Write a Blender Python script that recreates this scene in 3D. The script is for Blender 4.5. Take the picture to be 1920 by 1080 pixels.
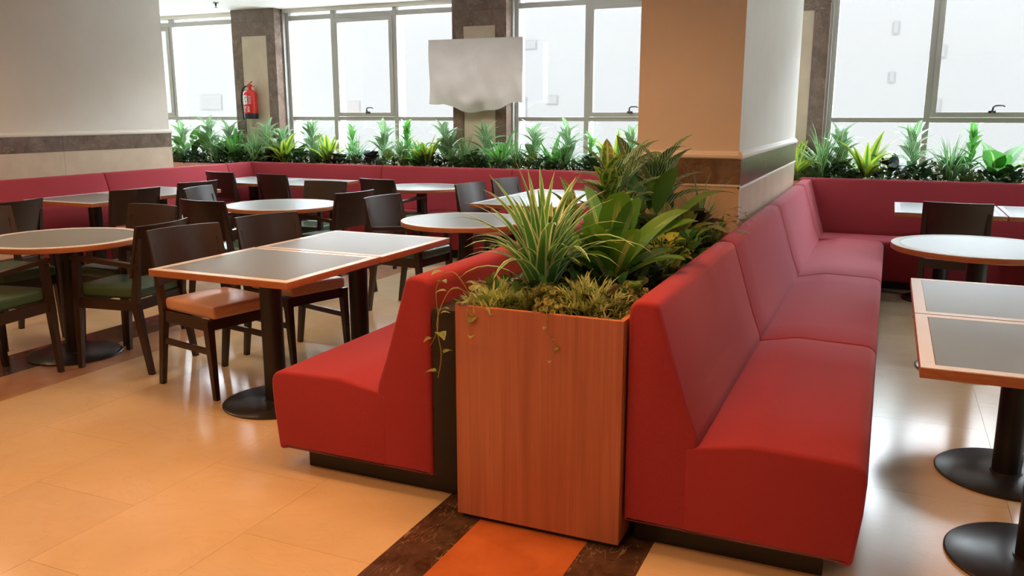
import bpy, bmesh, math, random
from mathutils import Matrix, Vector
random.seed(7)
R = math.radians
for o in list(bpy.data.objects): bpy.data.objects.remove(o)
S = bpy.context.scene
COL = S.collection

# ------------------------------------------------------------------ camera, sky, lamps, exposure
cam = bpy.data.cameras.new('camera'); camo = bpy.data.objects.new('camera', cam); COL.objects.link(camo)
cam.sensor_width = 36; cam.lens = 1582 / 1920 * 36; cam.clip_start = .05; cam.clip_end = 300
camo.location = (0, 0, 1.5); camo.rotation_euler = (R(90 - 11.67), 0, R(23.85))
S.camera = camo
S.view_settings.view_transform = 'Standard'; S.view_settings.look = 'None'
S.view_settings.gamma = 1; S.view_settings.use_curve_mapping = False
S.view_settings.exposure = 1.0
w = bpy.data.worlds.new('overcast_sky'); S.world = w; w.use_nodes = True
bg = w.node_tree.nodes['Background']
bg.inputs[0].default_value = (.84, .92, 1.0, 1); bg.inputs[1].default_value = 12.0

def lamp(x, y, power, size=.28, cone=150, col=(1, .43, .165)):
    l = bpy.data.lights.new('ceiling_or_fill_lamp', 'SPOT'); l.energy = power; l.color = col
    l.spot_size = R(cone); l.spot_blend = .7; l.shadow_soft_size = size
    o = bpy.data.objects.new('ceiling_or_fill_lamp', l); COL.objects.link(o); o.location = (x, y, 2.78)
for x, y, p in [(-4.6, 1.0, 48), (-2.9, 1.0, 48), (-1.2, 1.0, 52), (.6, 1.0, 14),
                (-4.6, -1.2, 50), (-2.9, -1.2, 55), (-1.2, -1.2, 60), (.6, -1.2, 30),
                (-5.6, 2.8, 40), (-2.3, 2.6, 45), (-1.0, 2.7, 84), (-1.4, 3.7, 30)]:  # the last one is fill, added to brighten the planter plants
    lamp(x, y, p * .88)
for x, y, p in [(-6.6, 4.0, 44), (-4.6, 4.1, 44), (-2.9, 4.1, 30)]:
    lamp(x, y, p, .28, 160, (1, .66, .40))  # fill lamps added to raise the light over the left tables
for x, y, p in [(-6.0, 7.85, 34), (-4.6, 7.85, 30), (-3.2, 7.85, 30), (-2.1, 7.85, 24)]:
    lamp(x, y, p, .28, 165, (1, .92, .84))  # neutral fill added to brighten surfaces at the window end
BAYS = [(-10.6, -8.02), (-7.32, -4.76), (-4.07, -1.33), (-.63, 2.35)]
for a, b in BAYS:                                   # portals: they only guide the sampling of the sky
    l = bpy.data.lights.new('window_portal', 'AREA'); l.shape = 'RECTANGLE'; l.size = b - a; l.size_y = 1.9
    l.cycles.is_portal = True
    o = bpy.data.objects.new('window_portal', l); COL.objects.link(o)
    o.location = ((a + b) / 2, 9.44, 1.83); o.rotation_euler = (R(-90), 0, 0)

SIDE = (4.95, 5.85)                                 # opening added in the unseen right-hand wall to light the right side
l = bpy.data.lights.new('window_portal', 'AREA'); l.shape = 'RECTANGLE'; l.size = 1.8; l.size_y = SIDE[1] - SIDE[0]
l.cycles.is_portal = True
o = bpy.data.objects.new('window_portal', l); COL.objects.link(o)
o.location = (5.42, sum(SIDE) / 2, 1.8); o.rotation_euler = (0, R(90), 0)

# ------------------------------------------------------------------ helpers
def tag(o, label=None, cat=None, group=None, kind=None):
    if label: o['label'] = label
    if cat: o['category'] = cat
    if group: o['group'] = group
    if kind: o['kind'] = kind
    return o
def link(name, data, parent=None, loc=(0, 0, 0), rot=(0, 0, 0), scale=None):
    o = bpy.data.objects.new(name, data); COL.objects.link(o)
    o.location = loc; o.rotation_euler = rot
    if scale: o.scale = scale
    if parent: o.parent = parent
    return o
def empty(name, loc, rz=0, label=None, cat=None, group=None, kind=None):
    o = link(name, None, None, loc, (0, 0, rz)); o.empty_display_size = .1
    return tag(o, label, cat, group, kind)
def copy_tree(o, parent=None):
    c = o.copy(); COL.objects.link(c); c.parent = parent
    for ch in list(o.children): copy_tree(ch, c)
    return c

class MB:
    """collects geometry and makes one mesh"""
    def __init__(s): s.v = []; s.f = []; s.u = []; s.mi = []
    def add(s, vs, fs, uv=None, mi=0):
        n = len(s.v); s.v += [tuple(p) for p in vs]
        for f in fs:
            s.f.append([i + n for i in f]); s.mi.append(mi)
            s.u += [uv[i] for i in f] if uv else [(0, 0)] * len(f)
        return s
    def box(s, x0, x1, y0, y1, z0, z1, bev=0, mi=0):
        if bev <= 0:
            vs = [(x, y, z) for z in (z0, z1) for y in (y0, y1) for x in (x0, x1)]
            return s.add(vs, [(0, 2, 3, 1), (4, 5, 7, 6), (0, 1, 5, 4), (2, 6, 7, 3), (0, 4, 6, 2), (1, 3, 7, 5)], mi=mi)
        bm = bmesh.new(); bmesh.ops.create_cube(bm, size=1)
        for v in bm.verts: v.co = Vector(((x0 + x1) / 2 + v.co.x * (x1 - x0), (y0 + y1) / 2 + v.co.y * (y1 - y0), (z0 + z1) / 2 + v.co.z * (z1 - z0)))
        bmesh.ops.bevel(bm, geom=bm.edges[:], offset=bev, segments=2, affect='EDGES', profile=.6)
        bm.verts.index_update()
        s.add([v.co for v in bm.verts], [[v.index for v in f.verts] for f in bm.faces], mi=mi); bm.free(); return s
    def frustum(s, a, b, wa, wb, mi=0):
        """square post from a to b with half sizes wa=(x,y), wb"""
        vs = []
        for (p, h) in ((a, wa), (b, wb)):
            for sx, sy in ((-1, -1), (1, -1), (1, 1), (-1, 1)): vs.append((p[0] + sx * h[0], p[1] + sy * h[1], p[2]))
        return s.add(vs, [(3, 2, 1, 0), (4, 5, 6, 7)] + [(i, (i + 1) % 4, 4 + (i + 1) % 4, 4 + i) for i in range(4)], mi=mi)
    def lathe(s, prof, n=32, c=(0, 0), mi=0):
        vs = []; fs = []; m = len(prof)
        for i in range(n):
            a = 2 * math.pi * i / n
            for r, z in prof: vs.append((c[0] + r * math.cos(a), c[1] + r * math.sin(a), z))
        for i in range(n):
            j = (i + 1) % n
            for k in range(m - 1): fs.append((i * m + k, j * m + k, j * m + k + 1, i * m + k + 1))
        if prof[0][0] > 1e-5: fs.append([i * m for i in range(n)][::-1])
        if prof[-1][0] > 1e-5: fs.append([i * m + m - 1 for i in range(n)])
        return s.add(vs, fs, mi=mi)
    def tube(s, pts, r, n=8, mi=0):
        pts = [Vector(p) for p in pts]; vs = []; fs = []; rr = r if isinstance(r, (list, tuple)) else [r] * len(pts)
        up = None
        for i, p in enumerate(pts):
            t = (pts[min(i + 1, len(pts) - 1)] - pts[max(i - 1, 0)]).normalized()
            if up is None: up = Vector((0, 0, 1)) if abs(t.z) < .9 else Vector((1, 0, 0))
            a = t.cross(up).normalized(); up = a.cross(t).normalized()
            for k in range(n):
                q = 2 * math.pi * k / n; vs.append(p + (a * math.cos(q) + up * math.sin(q)) * rr[i])
        for i in range(len(pts) - 1):
            for k in range(n): fs.append((i * n + k, i * n + (k + 1) % n, (i + 1) * n + (k + 1) % n, (i + 1) * n + k))
        fs.append(list(range(n))[::-1]); fs.append([(len(pts) - 1) * n + k for k in range(n)])
        return s.add(vs, fs, mi=mi)
    def mesh(s, name, mats, smooth=None):
        m = bpy.data.meshes.new(name); m.from_pydata(s.v, [], s.f)
        ul = m.uv_layers.new(name='UVMap')
        flat = [c for uv in s.u for c in uv]; ul.data.foreach_set('uv', flat)
        for mt in (mats if isinstance(mats, (list, tuple)) else [mats]): m.materials.append(M[mt])
        if any(s.mi): m.polygons.foreach_set('material_index', s.mi)
        m.validate()
        if smooth is not None:
            m.shade_smooth() if hasattr(m, 'shade_smooth') else None
            if smooth < 180: m.set_sharp_from_angle(angle=R(smooth))
        m.update(); return m
    def build(s, name, mats, parent=None, loc=(0, 0, 0), rot=(0, 0, 0), smooth=None):
        return link(name, s.mesh(name, mats, smooth), parent, loc, rot)
def B(*a, **k): return MB().box(*a, **k)

# ------------------------------------------------------------------ materials
M = {}
class NT:
    def __init__(s, name):
        m = bpy.data.materials.new(name); m.use_nodes = True; s.m = m; s.t = m.node_tree; s.b = s.t.nodes['Principled BSDF']; s.out = s.t.nodes['Material Output']
    def n(s, typ, **kw):
        nd = s.t.nodes.new(typ)
        for k, v in kw.items(): setattr(nd, k, v)
        return nd
    def l(s, a, b): s.t.links.new(a, b)
    def set(s, **kw):
        for k, v in kw.items(): s.b.inputs[k.replace('_', ' ')].default_value = v
    def pos(s, scale=(1, 1, 1)):
        g = s.n('ShaderNodeNewGeometry'); mp = s.n('ShaderNodeMapping'); mp.inputs['Scale'].default_value = scale
        s.l(g.outputs['Position'], mp.inputs['Vector']); return mp.outputs[0]
    def obj(s, scale=(1, 1, 1)):
        g = s.n('ShaderNodeTexCoord'); mp = s.n('ShaderNodeMapping'); mp.inputs['Scale'].default_value = scale
        s.l(g.outputs['Object'], mp.inputs['Vector']); return mp.outputs[0]
    def noise(s, vec, scale, detail=4, rough=.55, dist=0):
        nd = s.n('ShaderNodeTexNoise'); nd.inputs['Scale'].default_value = scale; nd.inputs['Detail'].default_value = detail
        nd.inputs['Roughness'].default_value = rough; nd.inputs['Distortion'].default_value = dist; s.l(vec, nd.inputs['Vector']); return nd.outputs[0]
    def ramp(s, fac, stops, interp='LINEAR'):
        nd = s.n('ShaderNodeValToRGB'); e = nd.color_ramp.elements; nd.color_ramp.interpolation = interp
        while len(e) < len(stops): e.new(.5)
        for el, (p, c) in zip(e, stops): el.position = p; el.color = (*c, 1)
        s.l(fac, nd.inputs[0]); return nd.outputs[0]
    def mix(s, fac, a, b, mode='MIX'):
        nd = s.n('ShaderNodeMix', data_type='RGBA', blend_type=mode)
        for sock, v in ((nd.inputs[0], fac), (nd.inputs[6], a), (nd.inputs[7], b)):
            if isinstance(v, bpy.types.NodeSocket): s.l(v, sock)
            elif isinstance(v, (int, float)): sock.default_value = v
            else: sock.default_value = (*v, 1)
        return nd.outputs[2]
    def math(s, op, a, b=0, c=0):
        nd = s.n('ShaderNodeMath', operation=op)
        for sock, v in zip(nd.inputs, (a, b, c)):
            if isinstance(v, bpy.types.NodeSocket): s.l(v, sock)
            else: sock.default_value = v
        return nd.outputs[0]
    def bump(s, h, strength=.2, dist=.01):
        nd = s.n('ShaderNodeBump'); nd.inputs['Strength'].default_value = strength; nd.inputs['Distance'].default_value = dist
        s.l(h, nd.inputs['Height']); s.l(nd.outputs[0], s.b.inputs['Normal'])
    def col(s, c): s.l(c, s.b.inputs['Base Color'])
    def done(s, key): M[key] = s.m
def simple(key, col, rough=.5, metal=0, spec=.5, **kw):
    t = NT(key); t.set(Base_Color=(*col, 1), Roughness=rough, Metallic=metal, Specular_IOR_Level=spec, **kw)
    t.done(key)
def textured(key, c1, c2, scale, rough=.5, stretch=(1, 1, 1), bump=0, spec=.5, use='pos'):
    t = NT(key); v = t.pos(stretch) if use == 'pos' else t.obj(stretch)
    n = t.noise(v, scale); t.col(t.ramp(n, [(.3, c1), (.7, c2)])); t.set(Roughness=rough, Specular_IOR_Level=spec)
    if bump: t.bump(n, bump)
    t.done(key)

textured('paint', (.70, .67, .59), (.74, .71, .63), 3, .6)
textured('ceiling_paint', (.78, .78, .75), (.82, .82, .79), 2, .7)
textured('beige_stone', (.52, .43, .31), (.62, .52, .39), 5, .3, spec=.4)
simple('aluminium', (.42, .41, .38), .45, .25)
simple('fin_metal', (.62, .66, .72), .5, 0)
simple('black_metal', (.010, .010, .011), .42)
simple('base_metal', (.020, .022, .025), .30)
simple('black_fabric', (.018, .016, .013), .85)
simple('black_plastic', (.012, .012, .012), .4)
simple('rubber', (.015, .014, .013), .7)
simple('steel', (.5, .5, .5), .3, 1)
simple('handle_metal', (.06, .06, .06), .4, .3)
simple('red_paint', (.62, .022, .018), .25)
simple('white_print', (.75, .75, .72), .5)
simple('pebble_white', (.85, .84, .80), .5)
simple('chrome_white', (.8, .8, .78), .3)
textured('soil', (.012, .008, .005), (.035, .024, .015), 60, .95, bump=.6)
textured('facade', (.066, .0625, .059), (.068, .0645, .061), .4, .9, spec=0)
simple('facade_window', (.060, .057, .054), .9, spec=0)
simple('facade_pink', (.065, .057, .053), .9, spec=0)
simple('facade_trim', (.060, .057, .054), .9, spec=0)
textured('street', (.48, .47, .45), (.52, .51, .49), .5, .9)

# marbles
def marble(key, dark, mid, light, rough=.18, vs=7):
    t = NT(key); p = t.pos()
    base = t.ramp(t.noise(p, 9, 6, .65, .6), [(.3, dark), (.62, mid)])
    vo = t.n('ShaderNodeTexVoronoi', feature='DISTANCE_TO_EDGE'); vo.inputs['Scale'].default_value = vs
    wv = t.mix(.28, p, t.n('ShaderNodeTexNoise').outputs[1]); 
    t.l(wv, vo.inputs['Vector'])
    vein = t.ramp(vo.outputs[0], [(0, (1, 1, 1)), (.022, (0, 0, 0))])
    brk = t.ramp(t.noise(p, 6, 3), [(.44, (0, 0, 0)), (.6, (1, 1, 1))])
    f = t.mix(1.0, vein, brk, 'MULTIPLY')
    t.col(t.mix(f, base, light)); t.set(Roughness=rough); t.done(key)
marble('dark_marble', (.030, .018, .011), (.10, .062, .042), (.34, .25, .18))
marble('wall_marble', (.10, .065, .048), (.20, .14, .105), (.40, .30, .23), .22, 9)

t = NT('floor_marble'); p = t.pos()
oi = t.n('ShaderNodeObjectInfo')
base = t.ramp(t.noise(p, 1.6, 5, .6, .8), [(.25, (.58, .49, .31)), (.5, (.64, .55, .36)), (.8, (.70, .61, .43))])
tone = t.ramp(oi.outputs['Random'], [(0, (.95, .93, .91)), (.5, (1, .99, .98)), (1, (1.04, 1.02, 1.0))])
c = t.mix(1.0, base, tone, 'MULTIPLY')
vein = t.ramp(t.noise(t.pos((1, 2.4, 1)), 2.1, 7, .62, 1.6), [(.485, (0, 0, 0)), (.5, (1, 1, 1)), (.515, (0, 0, 0))])
c = t.mix(t.math('MULTIPLY', vein, .2), c, (.50, .33, .18)); t.col(c)
t.set(Roughness=.17, Specular_IOR_Level=.55)
t.done('floor_marble')
textured('floor_grout', (.50, .39, .26), (.54, .43, .29), 10, .6)
t = NT('orange_stone'); c = t.ramp(t.noise(t.pos(), 7, 6, .6, .4), [(.3, (.42, .12, .035)), (.7, (.52, .17, .055))]); t.col(c); t.set(Roughness=.25); t.done('orange_stone')
t = NT('brown_stone'); c = t.ramp(t.noise(t.pos(), 7, 6, .6, .4), [(.3, (.40, .24, .14)), (.7, (.50, .32, .20))]); t.col(c); t.set(Roughness=.2); t.done('brown_stone')

# fabric
def fabric(key, c1, c2, tint):
    t = NT(key); n = t.noise(t.pos(), 260, 3, .7); big = t.noise(t.pos(), 4, 2)
    c = t.ramp(n, [(.3, c1), (.7, c2)]); t.col(c); t.bump(n, .10, .002)
    t.set(Roughness=.85, Specular_IOR_Level=.15, Sheen_Weight=.35, Sheen_Roughness=.35, Sheen_Tint=(*tint, 1)); t.done(key)
fabric('red_fabric', (.30, .034, .046), (.37, .050, .064), (1, .55, .65))
t = NT('sheet_fabric'); n = t.noise(t.pos(), 2.2, 3, .5, 1.5); t.col(t.ramp(n, [(.3, (.58, .565, .55)), (.7, (.65, .635, .62))])); t.bump(t.noise(t.pos(), 120, 2), .08, .002)
t.set(Roughness=.9, Specular_IOR_Level=.1); t.done('sheet_fabric')

# woods
t = NT('cherry_veneer'); n = t.noise(t.pos((16, 16, .55)), 1.6, 5, .55, .6); f = t.noise(t.pos((90, 90, 1.2)), 1.5, 4, .6)
c = t.ramp(n, [(.25, (.37, .125, .072)), (.5, (.48, .175, .105)), (.75, (.56, .225, .14))])
c = t.mix(t.ramp(f, [(.35, (.35, .35, .35)), (.6, (0, 0, 0))]), c, (.33, .12, .06)); t.col(c); t.set(Roughness=.38); t.done('cherry_veneer')
t = NT('edge_wood'); n = t.noise(t.obj((3, 3, 30)), 6, 4); t.col(t.ramp(n, [(.3, (.30, .105, .040)), (.7, (.42, .16, .065))])); t.set(Roughness=.35); t.done('edge_wood')
t = NT('dark_wood'); n = t.noise(t.obj((14, 14, 2)), 6, 4); t.col(t.ramp(n, [(.3, (.026, .0135, .009)), (.7, (.032, .017, .0115))])); t.set(Roughness=.33, Specular_IOR_Level=.6); t.done('dark_wood')
t = NT('border_laminate'); n = t.noise(t.obj((2, 40, 1)), 8, 4); t.col(t.ramp(n, [(.3, (.80, .84, .88)), (.7, (.84, .88, .92))])); t.set(Roughness=.2); t.done('border_laminate')
t = NT('grey_laminate'); n = t.noise(t.obj(), 50, 3); t.col(t.ramp(n, [(.3, (.165, .195, .19)), (.7, (.175, .205, .20))])); t.set(Roughness=.34, Specular_IOR_Level=.8); t.done('grey_laminate')
def leather(key, c):
    t = NT(key); n = t.noise(t.obj(), 90, 3); t.col(t.ramp(n, [(.3, tuple(x * .88 for x in c)), (.7, c)])); t.bump(n, .06, .003); t.set(Roughness=.33, Specular_IOR_Level=.5); t.done(key)
leather('orange_leather', (.70, .42, .27))
leather('green_leather', (.055, .12, .07))

# glass pane: thin sheet, mostly clear with a faint mirror
t = NT('glass'); tr = t.n('ShaderNodeBsdfTransparent'); gl = t.n('ShaderNodeBsdfGlossy'); gl.inputs['Roughness'].default_value = .02
tr.inputs[0].default_value = (.96, .97, .97, 1); mx = t.n('ShaderNodeMixShader'); mx.inputs[0].default_value = .05
t.l(tr.outputs[0], mx.inputs[1]); t.l(gl.outputs[0], mx.inputs[2]); t.l(mx.outputs[0], t.out.inputs[0]); t.done('glass')
t = NT('lamp_glow'); t.set(Base_Color=(1, 1, 1, 1), Emission_Color=(1, .75, .5, 1), Emission_Strength=3.0); t.done('lamp_glow')

# leaves; u across (0..1), v along
def leafmat(key, fn, rough=.38, trans=.28):
    t = NT(key); uv = t.n('ShaderNodeUVMap'); sp = t.n('ShaderNodeSeparateXYZ'); t.l(uv.outputs[0], sp.inputs[0])
    u, v = sp.outputs[0], sp.outputs[1]; d = t.math('ABSOLUTE', t.math('SUBTRACT', u, .5))
    c = fn(t, u, v, d)
    oi = t.n('ShaderNodeObjectInfo'); rr = t.ramp(oi.outputs['Random'], [(0, (.8, .8, .8)), (1, (1.15, 1.15, 1.1))])
    c = t.mix(1.0, c, rr, 'MULTIPLY'); t.col(c); t.set(Roughness=rough)
    tl = t.n('ShaderNodeBsdfTranslucent'); t.l(c, tl.inputs[0]); mx = t.n('ShaderNodeMixShader'); mx.inputs[0].default_value = trans
    t.l(t.b.outputs[0], mx.inputs[1]); t.l(tl.outputs[0], mx.inputs[2]); t.l(mx.outputs[0], t.out.inputs[0]); t.done(key)
def two(c1, c2, scale=14): return lambda t, u, v, d: t.ramp(t.noise(t.pos(), scale, 3), [(.35, c1), (.65, c2)])
def zebra_fn(t, u, v, d):
    ph = t.math('FRACT', t.math('ADD', t.math('MULTIPLY', v, 9.0), t.math('MULTIPLY', d, -5.0)))
    s = t.ramp(ph, [(.0, (1, 1, 1)), (.24, (1, 1, 1)), (.30, (0, 0, 0)), (.94, (0, 0, 0)), (1, (1, 1, 1))])
    mid = t.ramp(d, [(.03, (1, 1, 1)), (.05, (0, 0, 0))]); s = t.mix(1, s, mid, 'LIGHTEN')
    return t.mix(s, (.05, .20, .06), (.60, .74, .48))
def spider_fn(t, u, v, d):
    e = t.ramp(d, [(.30, (0, 0, 0)), (.36, (1, 1, 1))]); return t.mix(e, (.09, .34, .09), (.62, .82, .55))
def spider_mid(t, u, v, d):
    e = t.ramp(d, [(.12, (1, 1, 1)), (.20, (0, 0, 0))]); return t.mix(e, (.10, .34, .09), (.58, .76, .46))
def drac_fn(t, u, v, d):
    e = t.ramp(d, [(.0, (1, 1, 1)), (.05, (.2, .2, .2)), (.09, (.85, .85, .85)), (.13, (0, 0, 0))])
    f = t.ramp(v, [(.05, (0, 0, 0)), (.25, (1, 1, 1)), (.7, (1, 1, 1)), (.92, (0, 0, 0))]); e = t.mix(1, e, f, 'MULTIPLY')
    return t.mix(e, (.12, .34, .04), (.60, .74, .22))
def dracy_fn(t, u, v, d):
    e = t.ramp(d, [(.13, (0, 0, 0)), (.22, (1, 1, 1))]); return t.mix(e, (.07, .24, .04), (.48, .60, .07))
def croton_fn(t, u, v, d):
    n = t.ramp(t.noise(t.pos(), 45, 3), [(.48, (0, 0, 0)), (.56, (1, 1, 1))]); e = t.ramp(d, [(.06, (1, 1, 1)), (.09, (0, 0, 0))])
    ed = t.ramp(d, [(.36, (0, 0, 0)), (.42, (1, 1, 1))])
    return t.mix(t.mix(1, t.mix(1, t.math('MULTIPLY', n, .55), e, 'LIGHTEN'), ed, 'LIGHTEN'), (.045, .19, .035), (.40, .58, .13))
def cal_fn(t, u, v, d):
    ph = t.math('FRACT', t.math('ADD', t.math('MULTIPLY', v, 5.0), t.math('MULTIPLY', d, -4.0)))
    s = t.ramp(ph, [(.0, (1, 1, 1)), (.10, (0, 0, 0)), (.92, (0, 0, 0)), (1, (1, 1, 1))])
    return t.mix(s, (.14, .20, .05), (.42, .45, .20))
def pale_fn(t, u, v, d):
    e = t.ramp(d, [(.03, (1, 1, 1)), (.06, (0, 0, 0))]); return t.mix(e, (.10, .34, .06), (.38, .62, .22))
leafmat('leaf_zebra', zebra_fn, trans=.36); leafmat('leaf_spider', spider_fn); leafmat('leaf_spider_mid', spider_mid)
leafmat('leaf_dracaena', drac_fn); leafmat('leaf_dracaena_yellow', dracy_fn, trans=.4); leafmat('leaf_croton', croton_fn)
leafmat('leaf_caladium', cal_fn); leafmat('leaf_bright', pale_fn, trans=.42)
leafmat('leaf_burgundy', two((.020, .014, .010), (.045, .026, .018)), .3, .1)
leafmat('leaf_darkgreen', two((.03, .085, .03), (.07, .15, .055)), .35, .15)
leafmat('leaf_green', two((.06, .21, .045), (.12, .34, .07)))
leafmat('leaf_paddle', two((.055, .17, .03), (.10, .24, .045), 5), .3)
leafmat('leaf_olive', two((.42, .58, .22), (.62, .74, .38), 40), .5)
leafmat('leaf_lime', two((.20, .30, .03), (.34, .42, .06), 20), .4)
leafmat('leaf_sedum', two((.46, .50, .20), (.68, .68, .34), 60), .45)
leafmat('leaf_blue', two((.16, .27, .27), (.30, .42, .42)), .35)
leafmat('leaf_moss', two((.10, .16, .035), (.22, .28, .08), 50), .6)
leafmat('leaf_vine', two((.14, .25, .05), (.34, .40, .13), 60))
simple('stem_green', (.10, .13, .04), .5); simple('stem_dark', (.05, .04, .02), .6); simple('stem_pale', (.30, .26, .10), .5)
simple('petal_red', (.60, .03, .03), .5); simple('petal_white', (.85, .82, .8), .5)

# ------------------------------------------------------------------ setting: floor
fl = tag(B(-10.8, 5.4, -4.2, 9.5, -.12, -.012).build('floor', 'floor_grout'), kind='structure')
TW, TL, GAP = .575, .9, .0012
tile_mesh = B(-TW / 2 + GAP / 2, TW / 2 - GAP / 2, -TL / 2 + GAP / 2, TL / 2 - GAP / 2, -.012, 0).mesh('floor_tile', 'floor_marble')
rest = MB()
def lay(x0, x1, y0, y1):
    n = max(1, round((x1 - x0) / TW)); wd = (x1 - x0) / n
    for i in range(n):
        xc = x0 + (i + .5) * wd; y = y0 - (TL / 2 if i % 2 else 0)
        while y < y1:
            a, b = max(y, y0), min(y + TL, y1)
            if b - a > .05:
                yc = (a + b) / 2
                vis = (yc > 1.5 and yc < 8.3 and xc > -1.15 * yc - .9 and xc < .26 * yc + .5 and xc > -7.2)
                if vis:
                    o = link('floor_tile', tile_mesh, fl, (xc, yc, 0)); o.scale = (wd / TW, (b - a) / TL, 1)
                else:
                    rest.box(xc - wd / 2 + .001, xc + wd / 2 - .001, a + .001, b - .001, -.012, 0)
            y += TL
lay(-10.7, -5.0, -4.1, 9.4); lay(-4.22, -1.5, -4.1, 9.4); lay(-.655, 5.3, -4.1, 9.4)
tag(rest.build('floor_tile', 'floor_marble', fl), kind='stuff')
def strip(x0, x1, mat, name):
    y = -4.1
    while y < 9.4:
        B(x0 + .0005, x1 - .0005, y + .0005, min(y + 1.2, 9.4) - .0005, -.012, 0).build(name, mat, fl); y += 1.2
strip(-1.5, -1.3, 'dark_marble', 'marble_strip'); strip(-1.3, -.875, 'orange_stone', 'orange_inlay'); strip(-.875, -.655, 'dark_marble', 'marble_strip')
strip(-5.0, -4.62, 'dark_marble', 'marble_strip'); strip(-4.62, -4.22, 'brown_stone', 'brown_inlay')

# ------------------------------------------------------------------ setting: ceiling, walls
CZ = 2.82
tag(B(-10.8, 5.4, -4.2, 9.5, CZ, CZ + .1).build('ceiling', 'ceiling_paint'), kind='structure')
wl = tag(B(-10.8, -7.45, -4.2, 7.29, 0, CZ).build('wall_left', 'paint'), kind='structure')
tag(B(-10.8, -10.7, 7.29, 9.5, 0, CZ).build('wall_far_left', 'paint'), kind='structure')
wr = tag(MB().box(5.3, 5.4, -4.2, 9.5, 0, .9).box(5.3, 5.4, -4.2, 9.5, 2.7, CZ).box(5.3, 5.4, -4.2, SIDE[0], .9, 2.7).box(5.3, 5.4, SIDE[1], 9.5, .9, 2.7).build('wall_right', 'paint'), kind='structure')
tag(B(-10.8, 5.4, -4.3, -4.2, 0, CZ).build('wall_front', 'paint'), kind='structure')
def panels(parent, axis, fixed, a, b, z0, z1, th, n, mat, name):
    """row of stone panels on a wall face; axis 'x' = face looks +x at x=fixed, '-y' = face looks -y"""
    L = (b - a) / n
    for i in range(n):
        p, q = a + i * L + .001, a + (i + 1) * L - .001
        if axis == 'x': B(fixed, fixed + th, p, q, z0, z1).build(name, mat, parent)
        elif axis == '-x': B(fixed - th, fixed, p, q, z0, z1).build(name, mat, parent)
        elif axis == '-y': B(p, q, fixed - th, fixed, z0, z1).build(name, mat, parent)
        else: B(p, q, fixed, fixed + th, z0, z1).build(name, mat, parent)
panels(wl, 'x', -7.45, -1.0, 7.29, .0, 1.135, .012, 6, 'beige_stone', 'stone_panel')
panels(wl, 'x', -7.45, -1.0, 7.29, 1.137, 1.285, .014, 6, 'wall_marble', 'marble_band')
panels(wl, 'y', 7.29, -8.9, -7.44, .0, 1.135, .012, 1, 'beige_stone', 'stone_panel')
panels(wl, 'y', 7.29, -8.9, -7.44, 1.137, 1.285, .014, 1, 'wall_marble', 'marble_band')
def moulding(parent, pts_fn, name='moulding'):
    pts_fn
MP = [(0, 0), (.018, .0), (.024, .008), (.024, .022), (.016, .028), (.012, .036), (0, .044)]
def mould_x(parent, x, y0, y1, z, sgn=1):
    m = MB(); vs = [(x + sgn * d, y, z + h) for y in (y0, y1) for d, h in MP]; n = len(MP)
    m.add(vs, [(k, k + 1, n + k + 1, n + k) for k in range(n - 1)] + [list(range(n)), list(range(n, 2 * n))[::-1]]); return m.build('moulding', 'paint', parent)
def mould_y(parent, y, x0, x1, z, sgn=-1):
    m = MB(); vs = [(x, y + sgn * d, z + h) for x in (x0, x1) for d, h in MP]; n = len(MP)
    m.add(vs, [(k, k + 1, n + k + 1, n + k) for k in range(n - 1)] + [list(range(n)), list(range(n, 2 * n))[::-1]]); return m.build('moulding', 'paint', parent)
mould_x(wl, -7.45, -1, 7.31, 1.285)

# the pillar between the two halves of the room
PX0, PX1, PY0, PY1 = -1.383, -.785, 4.985, 8.05
wp = tag(B(PX0, PX1, PY0, PY1, 0, CZ).build('wall_middle', 'paint'), kind='structure')
tt = .014
panels(wp, '-y', PY0, PX0, PX1 + tt, 0, 1.085, tt, 1, 'beige_stone', 'stone_panel')
panels(wp, '-y', PY0, PX0, PX1 + tt, 1.10, 1.245, tt, 1, 'wall_marble', 'marble_band')
panels(wp, 'x', PX1, PY0, PY1, 0, 1.072, tt - .002, 3, 'beige_stone', 'stone_panel')
panels(wp, 'x', PX1, PY0, PY1, 1.089, 1.245, tt, 2, 'wall_marble', 'marble_band')
panels(wp, '-x', PX0, PY0, PY1, 0, 1.072, tt - .002, 3, 'beige_stone', 'stone_panel')
panels(wp, '-x', PX0, PY0, PY1, 1.089, 1.245, tt, 2, 'wall_marble', 'marble_band')
B(PX1, PX1 + tt + .004, PY0 - tt, PY1, 1.073, 1.088, .003).build('trim_strip', 'paint', wp)
B(PX0, PX1 + tt + .003, PY0 - tt - .004, PY0, 1.086, 1.099, .003).build('trim_strip', 'paint', wp)
mould_x(wp, PX1, PY0 - .02, PY1, 1.245); mould_y(wp, PY0, PX0 - .02, PX1 + .02, 1.245); mould_x(wp, PX0, PY0 - .02, PY1, 1.245, -1)

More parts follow.
